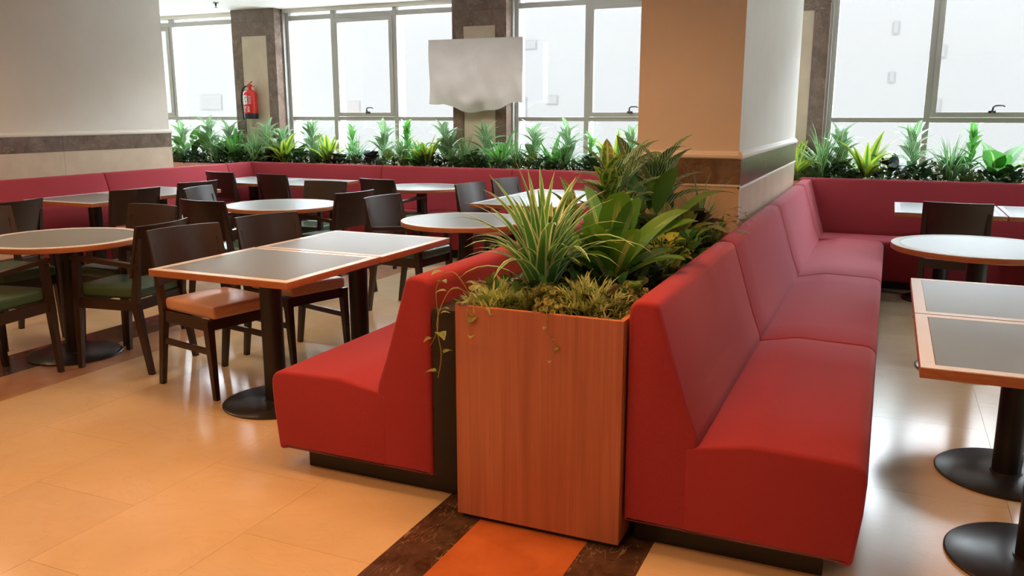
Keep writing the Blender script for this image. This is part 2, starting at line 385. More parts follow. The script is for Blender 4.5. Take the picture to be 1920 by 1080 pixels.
# window wall
WY = 9.25
wb = tag(B(-10.7, 5.3, WY, WY + .2, 0, .84).build('wall_back', 'paint'), kind='structure')
B(-10.7, 5.3, WY - .04, WY + .2, 2.775, CZ).build('header', 'paint', wb)
PIL = [(-8.02, -7.32), (-4.76, -4.07), (-1.33, -.63), (2.35, 3.05)]
for a, b in PIL:
    c = (a + b) / 2; h = .205
    p = B(a, b, 9.06, WY + .17, .0, CZ - .001).build('pilaster', 'wall_marble', wb)
    B(a, b, 9.045, 9.06, 2.49, 2.66).build('marble_slab', 'wall_marble', p)
    B(a, b, 9.045, 9.06, 2.663, CZ - .002).build('marble_slab', 'wall_marble', p)
    B(a, c - h, 9.045, 9.06, .5, 2.487).build('marble_slab', 'wall_marble', p)
    B(c + h, b, 9.045, 9.06, .5, 2.487).build('marble_slab', 'wall_marble', p)
    B(c - h + .002, c + h - .002, 9.052, 9.06, .5, 2.487).build('inset_panel', 'beige_stone', p)
    B(b, b + .022, WY - .06, WY + .0, .84, 2.775).build('edge_trim', 'aluminium', p)

def handle(parent, x, z, y):
    m = MB().box(x - .042, x + .022, y - .014, y, z, z + .026, .004)
    m.tube([(x - .01, y - .012, z + .012), (x - .01, y - .035, z + .03), (x - .006, y - .045, z + .058), (x + .01, y - .045, z + .07), (x + .07, y - .045, z + .072), (x + .088, y - .045, z + .062)], [.010, .010, .009, .008, .007, .007])
    m.build('window_handle', 'handle_metal', parent, smooth=40)
def bay(n, x0, x1, muls, sashes):
    wd = empty('window_%d' % n, (0, 0, 0), kind='structure')
    al = 'aluminium'
    B(x0, x1, WY, WY + .07, 1.415, 1.463, .003).build('rail', al, wd)
    B(x0, x1, WY, WY + .07, 2.675, 2.735, .003).build('rail', al, wd)
    B(x0, x1, WY, WY + .07, .84, .88).build('sill', al, wd)
    xs = [x0] + muls + [x1]
    for i, x in enumerate(xs):
        a, b = (x, x + .045) if i == 0 else ((x - .045, x) if i == len(xs) - 1 else (x - .028, x + .028))
        mu = B(a, b, WY - .004, WY + .06, .84, 2.775, .003).build('mullion', al, wd)
        B(a + .004, b - .004, WY + .0605, WY + .19, .84, 2.775).build('fin', 'fin_metal', mu)
    for i in range(len(xs) - 1):
        a = xs[i] + (.045 if i == 0 else .028); b = xs[i + 1] - (.045 if i == len(xs) - 2 else .028)
        B(a, b, WY + .03, WY + .036, .88, 1.415).build('pane', 'glass', wd)
        B(a, b, WY + .03, WY + .036, 2.735, 2.775).build('pane', 'glass', wd)
        if i in sashes:
            m = MB(); z0, z1, f = 1.466, 2.672, .05
            m.box(a, b, WY - .02, WY + .028, z0, z0 + f, .004); m.box(a, b, WY - .02, WY + .028, z1 - f, z1, .004)
            m.box(a, a + f, WY - .02, WY + .028, z0 + f, z1 - f, .004); m.box(b - f, b, WY - .02, WY + .028, z0 + f, z1 - f, .004)
            sa = m.build('sash', al, wd)
            B(a + f, b - f, WY + .003, WY + .009, z0 + f, z1 - f).build('pane', 'glass', sa)
            handle(sa, (a + b) / 2 + .06, z0 + .038, WY - .02)
        else:
            B(a, b, WY + .03, WY + .036, 1.463, 2.675).build('pane', 'glass', wd)
bay(1, -10.6, -8.02, [-9.98, -9.28], {1})
bay(2, -7.298, -4.76, [-6.57, -5.66], {1})
bay(3, -4.048, -1.33, [-3.17, -2.24], {1})
bay(4, -.608, 2.35, [.30, 1.30], {1})
B(3.05, 5.3, WY, WY + .2, .84, 2.775).build('light_block_infill', 'paint', wb)  # unseen bay closed off to keep daylight off the pillar side

a, b = SIDE; wd = empty('window_5', (0, 0, 0), kind='structure')  # added window, out of view, lets daylight onto the right side
for z0, z1 in ((.9, .95), (1.415, 1.463), (2.64, 2.7)): B(5.32, 5.38, a, b, z0, z1).build('rail', 'aluminium', wd)
for y in (a + .028, (a + b) / 2, b - .028): B(5.315, 5.385, y - .028, y + .028, .9, 2.7).build('mullion', 'aluminium', wd)
for y0, y1 in ((a + .056, (a + b) / 2 - .028), ((a + b) / 2 + .028, b - .056)):
    for z0, z1 in ((.95, 1.415), (1.463, 2.64)): B(5.35, 5.356, y0, y1, z0, z1).build('pane', 'glass', wd)

# ------------------------------------------------------------------ outside
ob = empty('apartment_building', (0, 0, 0), 0, 'pale apartment block facing the windows across the street', 'building')
B(-60, 40, 24, 30, -4, 7.2).build('wall', 'facade', ob)
for x, z, ww, hh, mt in [(-12.6, 3.2, .75, 1.3, 'facade_window'), (-11.7, 3.4, .5, .8, 'facade_window'), (-16.3, 1.6, 1.0, 1.4, 'facade_pink'),
                         (-10.3, 1.7, .8, 1.3, 'facade_window'), (-9.3, 1.9, .8, .6, 'facade_window'), (-22.4, 1.9, 2.2, 1.2, 'facade_trim'), (-10.1, 3.5, 1.3, .6, 'facade_window'),
                         (-5.6, 3.4, .5, .6, 'facade_window'), (-5.4, 2.7, .9, .4, 'facade_trim'), (-.1, 3.6, .35, .7, 'facade_window'), (.9, 3.0, .8, .7, 'facade_window'),
                         (-.1, 2.4, .35, .6, 'facade_window'), (.9, 1.7, .8, .7, 'facade_window'), (5.2, 3.4, .5, 1.4, 'facade_window'), (5.8, 1.6, .9, 1.0, 'facade_trim'), (-26, 3.0, 1.0, 1.3, 'facade_window')]:
    ww *= .45; hh *= .45
    f = B(x - ww / 2, x + ww / 2, 23.985, 23.999, z - hh / 2, z + hh / 2).build('window', 'facade_trim', ob)
    B(x - ww / 2 + .03, x + ww / 2 - .03, 23.975, 23.984, z - hh / 2 + .03, z + hh / 2 - .03).build('pane', mt, f)
tag(B(-60, 40, 9.6, 60, -4.1, -4).build('ground', 'street'), kind='structure')

# ------------------------------------------------------------------ sofa modules
def round_poly(pts):
    """pts: (x, z, radius) -> list of points with rounded corners"""
    out = []; n = len(pts)
    for i, (x, z, r) in enumerate(pts):
        p = Vector((x, z)); a = Vector(pts[i - 1][:2]); b = Vector(pts[(i + 1) % n][:2])
        if r <= 0: out.append(p); continue
        u = (a - p).normalized(); v = (b - p).normalized()
        ang = u.angle(v); d = min(r / math.tan(ang / 2), .49 * (a - p).length, .49 * (b - p).length)
        s, e = p + u * d, p + v * d
        for k in range(6):
            q = k / 5; out.append(s * (1 - q) ** 2 + p * 2 * q * (1 - q) + e * q * q)
    return out
def inset(poly, d):
    n = len(poly); out = []; area = sum(poly[i].x * poly[(i + 1) % n].y - poly[(i + 1) % n].x * poly[i].y for i in range(n)); sg = 1 if area > 0 else -1
    for i in range(n):
        a, p, b = poly[i - 1], poly[i], poly[(i + 1) % n]
        t = (b - a); t = t.normalized() if t.length > 1e-9 else Vector((1, 0)); nrm = Vector((-t.y, t.x)) * sg; out.append(p + nrm * d)
    return out
BACK = round_poly([(0, .10, .01), (0, .885, .045), (.10, .885, .035), (.145, .74, .25), (.205, .55, .2), (.25, .43, .12), (.238, .30, .05), (.238, .10, .01)])
SEAT = round_poly([(.205, .10, .008), (.205, .405, .0), (.42, .448, .3), (.775, .437, .062), (.768, .27, .2), (.748, .088, .03), (.70, .10, .02)])
def extrude(poly, y0, y1, zs=1.0, e=.016):
    m = MB(); vs = []; n = len(poly)
    loops = [(y0, e), (y0 + e * .12, e * .55), (y0 + e * .45, e * .16), (y0 + e, 0)]
    k = max(2, int((y1 - y0) / .3))
    loops += [(y0 + e + (y1 - y0 - 2 * e) * i / k, 0) for i in range(1, k)]
    loops += [(y1 - e, 0), (y1 - e * .45, e * .16), (y1 - e * .12, e * .55), (y1, e)]
    for y, d in loops:
        q = inset(poly, d) if d else poly
        vs += [(p.x, y, p.y * zs) for p in q]
    fs = []
    for j in range(len(loops) - 1):
        for i in range(n): fs.append((j * n + i, j * n + (i + 1) % n, (j + 1) * n + (i + 1) % n, (j + 1) * n + i))
    fs.append(list(range(n))[::-1]); fs.append([(len(loops) - 1) * n + i for i in range(n)])
    m.add(vs, fs)
    bm = bmesh.new(); mm = bpy.data.meshes.new('t'); mm.from_pydata(m.v, [], m.f); bm.from_mesh(mm); bmesh.ops.recalc_face_normals(bm, faces=bm.faces[:]); bm.verts.index_update()
    r = MB(); r.add([v.co for v in bm.verts], [[v.index for v in f.verts] for f in bm.faces]); bm.free(); bpy.data.meshes.remove(mm); return r
def sofa(loc, rz, L, label, zs=1.0, backing=False, p0=.06, p1=0.0, seat0=0.0, seat1=0.0, group=None):
    """module along local +y, length L, facing local +x"""
    o = empty('banquette_module', loc, R(rz), label, 'banquette', group)
    extrude(BACK, 0, L, zs).build('backrest', 'red_fabric', o, smooth=50)
    extrude(SEAT, seat0 - (.002 if p0 > .05 and not seat0 else 0), L - seat1 + (.002 if p1 > .05 else 0), zs).build('seat', 'red_fabric', o, smooth=50)
    B(.02 if not backing else -.10, .66, p0, L - p1, 0, .098 * zs, .003).build('plinth', 'black_metal', o)
    if backing: B(-.13, -.002, .02, L - .002, .10, .775 * zs, .02).build('backing', 'black_fabric', o, smooth=40)
    return o
# right of the planter, facing the right-hand tables
for y0, y1, lab, p0 in [(2.655, 4.13, 'red banquette section beside the wooden planter end, nearest on the right', .085), (4.13, 5.94, 'second red banquette section from the planter on the right side', 0), (5.94, 7.74, 'third red banquette section on the right, along the white pillar', 0)]:
    sofa((-.75, y0 + .001, 0), 0, y1 - y0 - .002, lab, p0=p0, zs=1.01)
co = empty('banquette_module', (-.75, 8.52, 0), R(-90), 'red corner banquette under the right-hand window plants', 'banquette')
extrude(BACK, 0, 3.0, 1.03).build('backrest', 'red_fabric', co, smooth=50)
extrude(SEAT, .245, 3.0, 1.0).build('seat', 'red_fabric', co, smooth=50)
B(.02, .56, .3, 3.0, 0, .098).build('plinth', 'black_metal', co)
o = extrude(BACK, 0, .70, 1.015).build('side_backrest', 'red_fabric', co, smooth=50); o.rotation_euler = (0, 0, R(90)); o.location = (.779, 0, 0)
# left of the planter, facing the left-hand tables (local +y runs towards the camera)
for y0, y1, lab, p1 in [(2.71, 4.5, 'red banquette section left of the wooden planter, end facing the camera', .085), (4.5, 6.3, 'red banquette section behind the planter, in the middle of the left-hand divider run', 0), (6.3, 7.74, 'red banquette section behind the planter at the far end of the left-hand divider run', 0)]:
    sofa((-1.54, y1 - .001, 0), 180, y1 - y0 - .002, lab, backing=y0 < 3, p0=0, p1=p1, zs=1.01)
# under the windows on the left
for x0, x1, lab in [(-7.38, -5.37, 'red window banquette section in the far left corner'), (-5.37, -3.72, 'red window banquette section behind the small round table'), (-3.72, -1.56, 'red window banquette section behind the square tables next to the planter')]:
    sofa((x0 + .001, 8.52, 0), -90, x1 - x0 - .002, lab, 1.03, seat0=(.77 if x0 < -7 else 0), p0=(.8 if x0 < -7 else 0))
# along the left wall
for y0, y1, lab in [(2.6, 4.4, 'red wall banquette section nearest on the left, cut by the picture edge'), (4.4, 6.22, 'red wall banquette section under the white wall on the left'), (6.22, 7.98, 'red wall banquette section at the end of the white wall')]:
    sofa((-7.38, y0 + .001, 0), 0, y1 - y0 - .002, lab, 1.03, seat1=(.24 if y1 > 7.9 else 0), p0=0)
cl = empty('banquette_module', (-7.38, 7.98, 0), 0, 'short red corner backrest where wall and window banquettes meet', 'banquette')
extrude(BACK, .001, .42, 1.03).build('backrest', 'red_fabric', cl, smooth=50)

# ------------------------------------------------------------------ tables
def table_parts(o, kind):
    H = .75
    if kind == 'rect':
        hx, hy, bd = .423, .384, .042
        B(-hx, hx, -hy, hy, H - .034, H - .0025, .0015).build('tabletop', 'edge_wood', o, smooth=40)
        m = MB(); z0, z1 = H - .003, H
        ox, oy, ix, iy = hx - .0008, hy - .0008, hx - bd, hy - bd
        vs = [(-ox, -oy), (ox, -oy), (ox, oy), (-ox, oy), (-ix, -iy), (ix, -iy), (ix, iy), (-ix, iy)]
        V = [(x, y, z1) for x, y in vs] + [(x, y, z0) for x, y in vs]
        F = [(i, (i + 1) % 4, 4 + (i + 1) % 4, 4 + i) for i in range(4)] + [(8 + i, 8 + (i + 1) % 4, (i + 1) % 4, i) for i in range(4)] + [(4 + i, 4 + (i + 1) % 4, 12 + (i + 1) % 4, 12 + i) for i in range(4)]
        m.add(V, F).build('border', 'border_laminate', o)
        B(-ix + .003, ix - .003, -iy + .003, iy - .003, H - .003, H - .0006).build('inlay', 'grey_laminate', o)
    else:
        r = .47 if kind == 'round' else kind
        MB().lathe([(0, H - .034), (r - .006, H - .034), (r, H - .030), (r, H - .004), (r - .001, H - .0025), (0, H - .0025)], 64).build('tabletop', 'edge_wood', o, smooth=35)
        MB().lathe([(r - .048, H - .003), (r - .048, H), (r - .002, H), (r - .001, H - .003)], 64).build('border', 'border_laminate', o, smooth=35)
        MB().lathe([(0, H - .003), (r - .051, H - .003), (r - .051, H - .0006), (0, H - .0006)], 64).build('inlay', 'grey_laminate', o, smooth=35)
    MB().lathe([(.056, .014), (.056, H - .045)], 28).build('column', 'black_metal', o, smooth=40)
    MB().lathe([(0, .0), (.272, .0), (.275, .004), (.275, .008), (.268, .013), (.062, .016), (.06, .022), (.0, .022)], 56).build('base', 'base_metal', o, smooth=35)
    B(-.16, .16, -.03, .03, H - .044, H - .034).build('support_plate', 'black_metal', o)
    MB().box(-.03, .03, -.16, .16, H - .0445, H - .0345).build('support_plate', 'black_metal', o)
def table(x, y, rz, label, kind='rect', group=None):
    o = empty('cafe_table', (x, y, 0), R(rz), label, 'table', group)
    key = (kind,)
    if key in PROTO:
        for ch in PROTO[key].children:
            c = ch.copy(); COL.objects.link(c); c.parent = o
    else:
        table_parts(o, kind); PROTO[key] = o
    return o
PROTO = {}
table(-2.87, 3.40, 0, 'grey square table with orange wood edge, nearest on the left')
table(-2.86, 4.18, 0, 'grey square table pushed against the far side of the nearest left table')
table(-6.6, 5.50, 0, 'square table at the left wall banquette, nearer of the two')
table(-6.6, 6.28, 0, 'square table at the left wall banquette, farther of the two')
table(-6.72, 7.78, 90, 'square table in the far left corner of the banquettes')
table(-5.94, 7.78, 90, 'square table under the windows, right of the corner table')
table(-2.82, 6.83, 0, 'square table half hidden behind the planter plants, nearer of the pair')
table(-2.82, 7.61, 0, 'square table half hidden behind the planter plants, farther of the pair')
table(.562, 3.125, 0, 'square table at the right picture edge, nearest to the camera')
table(.562, 3.905, 0, 'square table at the right picture edge, beyond the nearest one')
table(.46, 7.62, 90, 'square table under the right-hand window with a dark chair before it')
table(1.24, 7.62, 90, 'square table under the right-hand window, cut by the picture edge')
table(-4.64, 3.62, 0, 'round table at the left picture edge with green armchairs', 'round')
table(-4.66, 5.74, 0, 'round table in the middle of the left seating area', 'round')
table(-2.76, 5.42, 0, 'round table just behind the planter plants', 'round')
table(-4.47, 7.76, 0, 'small round table by the window banquette', .44)
table(.52, 5.52, 0, 'round table on the right between the two square pairs', 'round')

# ------------------------------------------------------------------ chairs; local front = +y
def chair_proto(arm):
    o = empty('armchair' if arm else 'dining_chair', (0, 0, 0))
    dw = 'dark_wood'
    for s in (-1, 1):
        top = .655 if arm else .435
        m = MB().frustum((s * .205, .225, 0), (s * .205, .20, .40), (.013, .014), (.020, .022)); 
        m.frustum((s * .205, .20, .40), (s * .205, .185 if arm else .20, top), (.020, .022), (.017, .02) if arm else (.020, .022)); m.build('leg', dw, o)
        m = MB().frustum((s * .205, -.275, 0), (s * .205, -.205, .42), (.014, .015), (.018, .022)); m.frustum((s * .205, -.205, .42), (s * .207, -.262, .80), (.018, .022), (.012, .011)); m.build('leg', dw, o)
        if not arm: B(s * .205 - .009, s * .205 + .009, -.23, .205, .245, .278, .003).build('stretcher', dw, o)
        if arm:
            MB().frustum((s * .207, -.237, .635), (s * .207, -.237, .662), (.02, .0), (.02, .0))
            m = MB(); vs = []
            for y, z, hw in [(-.245, .628, .018), (-.1, .64, .020), (.08, .655, .022), (.215, .66, .022)]:
                vs += [(s * .207 - hw, y, z), (s * .207 + hw, y, z), (s * .207 + hw, y, z + .026), (s * .207 - hw, y, z + .026)]
            fs = [(0, 1, 2, 3), (15, 14, 13, 12)]
            for j in range(3): fs += [(j * 4 + i, (j + 1) * 4 + i, (j + 1) * 4 + (i + 1) % 4, j * 4 + (i + 1) % 4) for i in range(4)]
            m.add(vs, fs).build('armrest', dw, o)
    m = MB(); m.box(-.187, .187, .185, .205, .375, .437, .002); m.box(-.187, .187, -.215, -.195, .375, .437, .002)
    for s in (-1, 1): m.box(s * .205 - .010, s * .205 + .010, -.185, .18, .375, .437, .002)
    m.build('apron', dw, o)
    # upholstered seat, a little wider at the front
    m = MB(); bm = bmesh.new(); bmesh.ops.create_cube(bm, size=1)
    for v in bm.verts:
        y = .0 + v.co.y * .44 + .015; wd = .395 if not arm else .37
        v.co = Vector((v.co.x * wd, y, .438 + (v.co.z + .5) * .068))
    bmesh.ops.bevel(bm, geom=bm.edges[:], offset=.02, segments=4, affect='EDGES', profile=.55)
    bmesh.ops.subdivide_edges(bm, edges=[e for e in bm.edges if e.calc_length() > .2], cuts=5, use_grid_fill=True)
    for v in bm.verts:
        if v.co.z > .49: v.co.z += .010 * max(0, 1 - (v.co.x / .2) ** 2) * max(0, 1 - ((v.co.y - .015) / .22) ** 2)
    bm.verts.index_update(); m.add([v.co for v in bm.verts], [[v.index for v in f.verts] for f in bm.faces]); bm.free()
    m.build('seat', 'green_leather' if arm else 'orange_leather', o, smooth=50)
    # curved backrest board
    m = MB(); n = 14; rows = 5; vs = []; hw = .228; th = .017
    for side in (0, 1):
        for j in range(rows):
            q = j / (rows - 1); z = .585 + q * .29
            for i in range(n + 1):
                x = -hw + 2 * hw * i / n; arc = -.045 * (1 - (x / hw) ** 2)
                y = -.212 - (z - .585) * .23 + arc + (th if side == 0 else 0)
                zz = z - (.012 * (x / hw) ** 2 if j == 0 else 0)
                vs.append((x, y, zz))
    N = (n + 1) * rows; fs = []
    for j in range(rows - 1):
        for i in range(n):
            a = j * (n + 1) + i; fs.append((a + 1, a, a + n + 1, a + n + 2)); b = N + a; fs.append((b, b + 1, b + n + 2, b + n + 1))
    for i in range(n):
        fs.append((i, i + 1, N + i + 1, N + i)); a = (rows - 1) * (n + 1) + i; fs.append((a + 1, a, N + a, N + a + 1))
    for j in range(rows - 1):
        a = j * (n + 1); fs.append((a, N + a, N + a + n + 1, a + n + 1)); b = a + n; fs.append((N + b, b, b + n + 1, N + b + n + 1))
    m.add(vs, fs).build('backrest', dw, o, smooth=40)
    return o
CH = {False: None, True: None}
def chair(px, py, face, arm, label, mid=True):
    a = R(face); x, y = (px + .30 * math.cos(a), py + .30 * math.sin(a)) if mid else (px, py)
    if CH[arm] is None: CH[arm] = chair_proto(arm); o = CH[arm]
    else: o = copy_tree(CH[arm])
    o.location = (x, y, 0); o.rotation_euler = (0, 0, a - math.pi / 2)
    tag(o, label, 'chair', 'green armchairs at the round tables' if arm else 'orange seated chairs at the square tables')
chair(-3.65, 3.60, -12, False, 'dark wooden chair with orange seat at the near square table, nearest')
chair(-3.60, 4.25, -16, False, 'dark wooden chair with orange seat at the second square table from the camera')
chair(-3.86, 3.70, 188, True, 'dark armchair with green seat, back against the nearest orange chair')
chair(-4.56, 3.06, 98, True, 'green seated armchair before the left round table, cut by the picture edge', False)
chair(-5.81, 4.21, 187, False, 'dark chair with orange seat seen from behind, farthest left')
chair(-5.60, 3.72, -5, True, 'dark armchair on the left side of the left round table')
chair(-4.70, 4.42, -91, True, 'dark armchair on the far side of the left round table, facing the camera')
chair(-5.81, 5.28, 168, False, 'dark chair seen from behind at the nearer left wall table')
chair(-5.91, 6.11, 174, False, 'dark chair seen from behind at the farther left wall table')
chair(-5.52, 5.64, 14, True, 'armchair with shiny backrest on the left of the middle round table')
chair(-4.62, 4.75, 86, True, 'dark armchair before the middle round table, back to the camera')
chair(-6.73, 7.22, 82, False, 'dark chair at the far left corner table')
chair(-5.97, 7.16, 82, False, 'dark chair at the window table right of the corner table')
chair(-4.87, 6.67, -85, True, 'armchair on the far side of the middle round table, facing the camera')
chair(-4.58, 7.04, 80, True, 'dark armchair at the small round table by the window banquette')
chair(-3.96, 5.83, 172, True, 'dark armchair on the right of the middle round table')
chair(-3.61, 5.61, -5, True, 'armchair with shiny backrest left of the round table behind the planter')
chair(-3.54, 6.99, -10, False, 'chair with light backrest at the square tables behind the planter, nearer one')
chair(-3.49, 7.66, -11, False, 'chair at the square tables behind the planter, farther one')
chair(.48, 6.81, 86, False, 'dark chair with orange seat at the right-hand window table')

# ------------------------------------------------------------------ planters
pl = empty('wooden_planter', (0, 0, 0), 0, 'tall reddish wooden planter box standing between the two banquettes', 'planter')
X0, X1, Y0, Y1, PT = -1.388, -.757, 2.63, 4.955, .826
B(X0, X1, Y0, Y0 + .02, .018, PT, .002).build('front_panel', 'cherry_veneer', pl)
B(X0, X0 + .02, Y0 + .0205, Y1, .018, PT, .002).build('side_panel', 'cherry_veneer', pl)
B(X1 - .02, X1, Y0 + .0205, Y1, .018, PT, .002).build('side_panel', 'cherry_veneer', pl)
B(X0 + .02, X1 - .02, Y1 - .02, Y1, .018, PT).build('back_panel', 'cherry_veneer', pl)
B(X0 + .015, X1 - .015, Y0 + .015, Y1, 0, .018).build('base', 'black_metal', pl)
def soil(parent, x0, x1, y0, y1, z, nx, ny):
    m = MB(); vs = []; fs = []
    for j in range(ny + 1):
        for i in range(nx + 1):
            e = 0 if i in (0, nx) or j in (0, ny) else random.uniform(0, .022)
            vs.append((x0 + (x1 - x0) * i / nx, y0 + (y1 - y0) * j / ny, z + e))
    for j in range(ny):
        for i in range(nx): a = j * (nx + 1) + i; fs.append((a, a + 1, a + nx + 2, a + nx + 1))
    tag(m.add(vs, fs).build('soil', 'soil', parent, smooth=180), kind='stuff')
soil(pl, X0 + .02, X1 - .02, Y0 + .02, Y1 - .02, .79, 10, 36)
wpl = empty('window_planter', (0, 0, 0), 0, 'long planter trough under the windows behind the banquettes', 'planter')
B(-9.7, 5.2, 8.535, 8.565, 0, .87).build('front_panel', 'cherry_veneer', wpl)
B(-9.7, 5.2, 9.01, 9.04, 0, .87).build('back_panel', 'cherry_veneer', wpl)
soil(wpl, -9.7, 5.2, 8.565, 9.01, .862, 220, 8)
PZ = .865
peb = MB()
for (x, n) in [(-5.95, 9), (-5.6, 10), (-4.85, 12), (-3.75, 12), (-3.3, 5), (-.45, 5), (-.05, 9), (.15, 7), (.65, 8), (.95, 12), (-6.3, 6)]:
    for k in range(n):
        cx, cy, r = x + random.gauss(0, .09), random.uniform(8.58, 8.70), random.uniform(.012, .026)
        bm = bmesh.new(); bmesh.ops.create_icosphere(bm, subdivisions=1, radius=r)
        q = random.random() * 3
        for v in bm.verts: v.co = Matrix.Rotation(q, 3, 'Z') @ Vector((v.co.x * 1.3, v.co.y, v.co.z * .7)) + Vector((cx, cy, PZ + .03 + r * .4))
        bm.verts.index_update(); peb.add([v.co for v in bm.verts], [[v.index for v in f.verts] for f in bm.faces]); bm.free()
tag(peb.build('pebbles', 'pebble_white', smooth=60), 'small white pebbles scattered on the window planter soil', 'pebbles', kind='stuff')

# ------------------------------------------------------------------ plants
def wprof(shape, t):
    if shape == 'blade': return min(1, t * 5 + .45) * (1 - t ** 2.2)
    if shape == 'lance': return max(.10, math.sin(math.pi * min(1, t ** .75)) ** .8) if t < .999 else .0
    if shape == 'paddle': return (.16 if t < .12 else .16 + .84 * math.sin(math.pi / 2 * min(1, (t - .12) / .42)) ** 1.2) * (1 - max(0, (t - .6) / .4) ** 2.2) ** .5 if t < .999 else 0
    if shape == 'oval': return max(.02, math.sin(math.pi * t ** .8)) if t < .999 else 0
    if shape == 'heart': return (1 - t ** 1.6) * min(1, .55 + t * 3) if t < .999 else 0
def leaf_geo(L, W, a0, a1, shape='lance', fold=.25, n=8, pw=1.4, petiole=0):
    """leaf from the origin, bends from angle a0 to a1 (degrees from vertical) towards +x"""
    vs, uv, fs = [], [], []; x = z = 0
    rows = n + 1
    if petiole:
        a = R(a0); px, pz = petiole * math.sin(a), petiole * math.cos(a)
    else: px = pz = 0
    x, z = px, pz
    for i in range(rows):
        t = i / n; a = R(a0 + (a1 - a0) * t ** pw); w = W / 2 * wprof(shape, t)
        nx, nz = -math.cos(a), math.sin(a)
        vs += [(x + nx * fold * w, -w, z + nz * fold * w), (x, 0, z), (x + nx * fold * w, w, z + nz * fold * w)]
        uv += [(0, t), (.5, t), (1, t)]
        x += math.sin(a) * L / n; z += math.cos(a) * L / n
    for i in range(n):
        b = i * 3; fs += [(b, b + 1, b + 4, b + 3), (b + 1, b + 2, b + 5, b + 4)]
    if petiole:
        b = len(vs); r = max(.0012, W * .02)
        vs += [(0, -r, 0), (0, r, 0), (px, r, pz), (px, -r, pz)]; uv += [(.5, 0)] * 4; fs.append((b, b + 1, b + 2, b + 3))
    return vs, fs, uv
LM = {}
def leaf_mesh(key, mat, *a, **k):
    kk = (key, mat)
    if kk not in LM: LM[kk] = MB().add(*leaf_geo(*a, **k)).mesh('leaf', mat, 180)
    return LM[kk]
def add_leaf(o, mesh, az, tilt=0, sc=1, z=0, name='leaf', xy=(0, 0), roll=0):
    return link(name, mesh, o, (xy[0], xy[1], z), (roll, tilt, az), (sc, sc, sc))
def joined(o, items, mat, name='foliage'):
    """items: list of (geo, matrix) -> one stuff part"""
    m = MB()
    for (vs, fs, uv), mx in items: m.add([mx @ Vector(v) for v in vs], fs, uv)
    return tag(m.build(name, mat, o, smooth=180), kind='stuff')
def TR(x=0, y=0, z=0, az=0, tilt=0, sc=1, roll=0):
    return Matrix.Translation((x, y, z)) @ Matrix.Rotation(az, 4, 'Z') @ Matrix.Rotation(tilt, 4, 'Y') @ Matrix.Rotation(roll, 4, 'X') @ Matrix.Scale(sc, 4)
U = random.uniform
GA = 2.39996
def plant(name, label, loc): return empty(name, loc, U(0, 6.28), label, 'plant')
def stem(o, h, r=.006, mat='stem_green', lean=0):
    MB().tube([(0, 0, 0), (lean * .4, 0, h * .5), (lean, 0, h)], [r * 1.2, r, r * .7], 6).build('stem', mat, o, smooth=60)

def zebra(loc, h, label, sc=1.0):
    o = plant('zebra_plant', label, loc); ns = max(10, int(h / .024)); stem(o, h * .80, .006)
    for i in range(ns):
        q = i / (ns - 1); z = h * (.10 + .70 * q ** .8); s = sc * (1.15 - .30 * q)
        v = i % 3
        m = leaf_mesh('z%d' % v, 'leaf_zebra', .21, .064, 38 + 9 * v, 74 + 20 * v, 'lance', .3, 7)
        add_leaf(o, m, i * GA + U(-.3, .3), -R(14) * q ** 2 + U(-.1, .1), s * U(.9, 1.1), z)
def dracaena(loc, h, label, n=13, mat='leaf_dracaena_yellow', wd=.055, spread=1.0):
    o = plant('dracaena_plant', label, loc)
    for i in range(n):
        q = i / (n - 1); v = i % 4
        m = leaf_mesh('d%s%d%.3f' % (mat, v, wd), mat, .40, wd * (.4 / .34), (10 if wd < .07 else 4) + 6 * v, (34 + 26 * v) if wd < .07 else (16 + 20 * v), 'lance' if wd < .07 else 'paddle', .3, 9 if wd < .07 else 16, 1.6)
        add_leaf(o, m, i * GA + U(-.25, .25), R(22) * spread * (1 - q) + U(-.05, .05), h / .40 * U(.78, 1.05) * (1 if q > .4 else .85), 0)
def spider(loc, h, label, n=46, mat='leaf_spider_mid', parts=False, wd=.016, spread=1.0):
    o = plant('spider_plant', label, loc); items = []
    for i in range(n):
        v = i % 5; a0 = 3 + 5 * v; a1 = (30 + 26 * v) * spread
        k = ('s', mat, v, wd)
        sc = h / .42 * U(.72, 1.12); az = i * GA + U(-.3, .3); tl = U(-.05, .2) * spread
        if parts:
            m = leaf_mesh('s%d%.3f%.1f' % (v, wd, spread), mat, .46, wd, a0, a1, 'blade', .22, 9, 1.5)
            add_leaf(o, m, az, tl, sc, 0, 'leaf_blade', (U(-.02, .02), U(-.02, .02)))
        else:
            items.append((leaf_geo(.46, wd, a0, a1, 'blade', .4, 6, 1.5), TR(U(-.03, .03), U(-.03, .03), 0, az, tl, sc)))
    if items: joined(o, items, mat, 'leaf_blades')
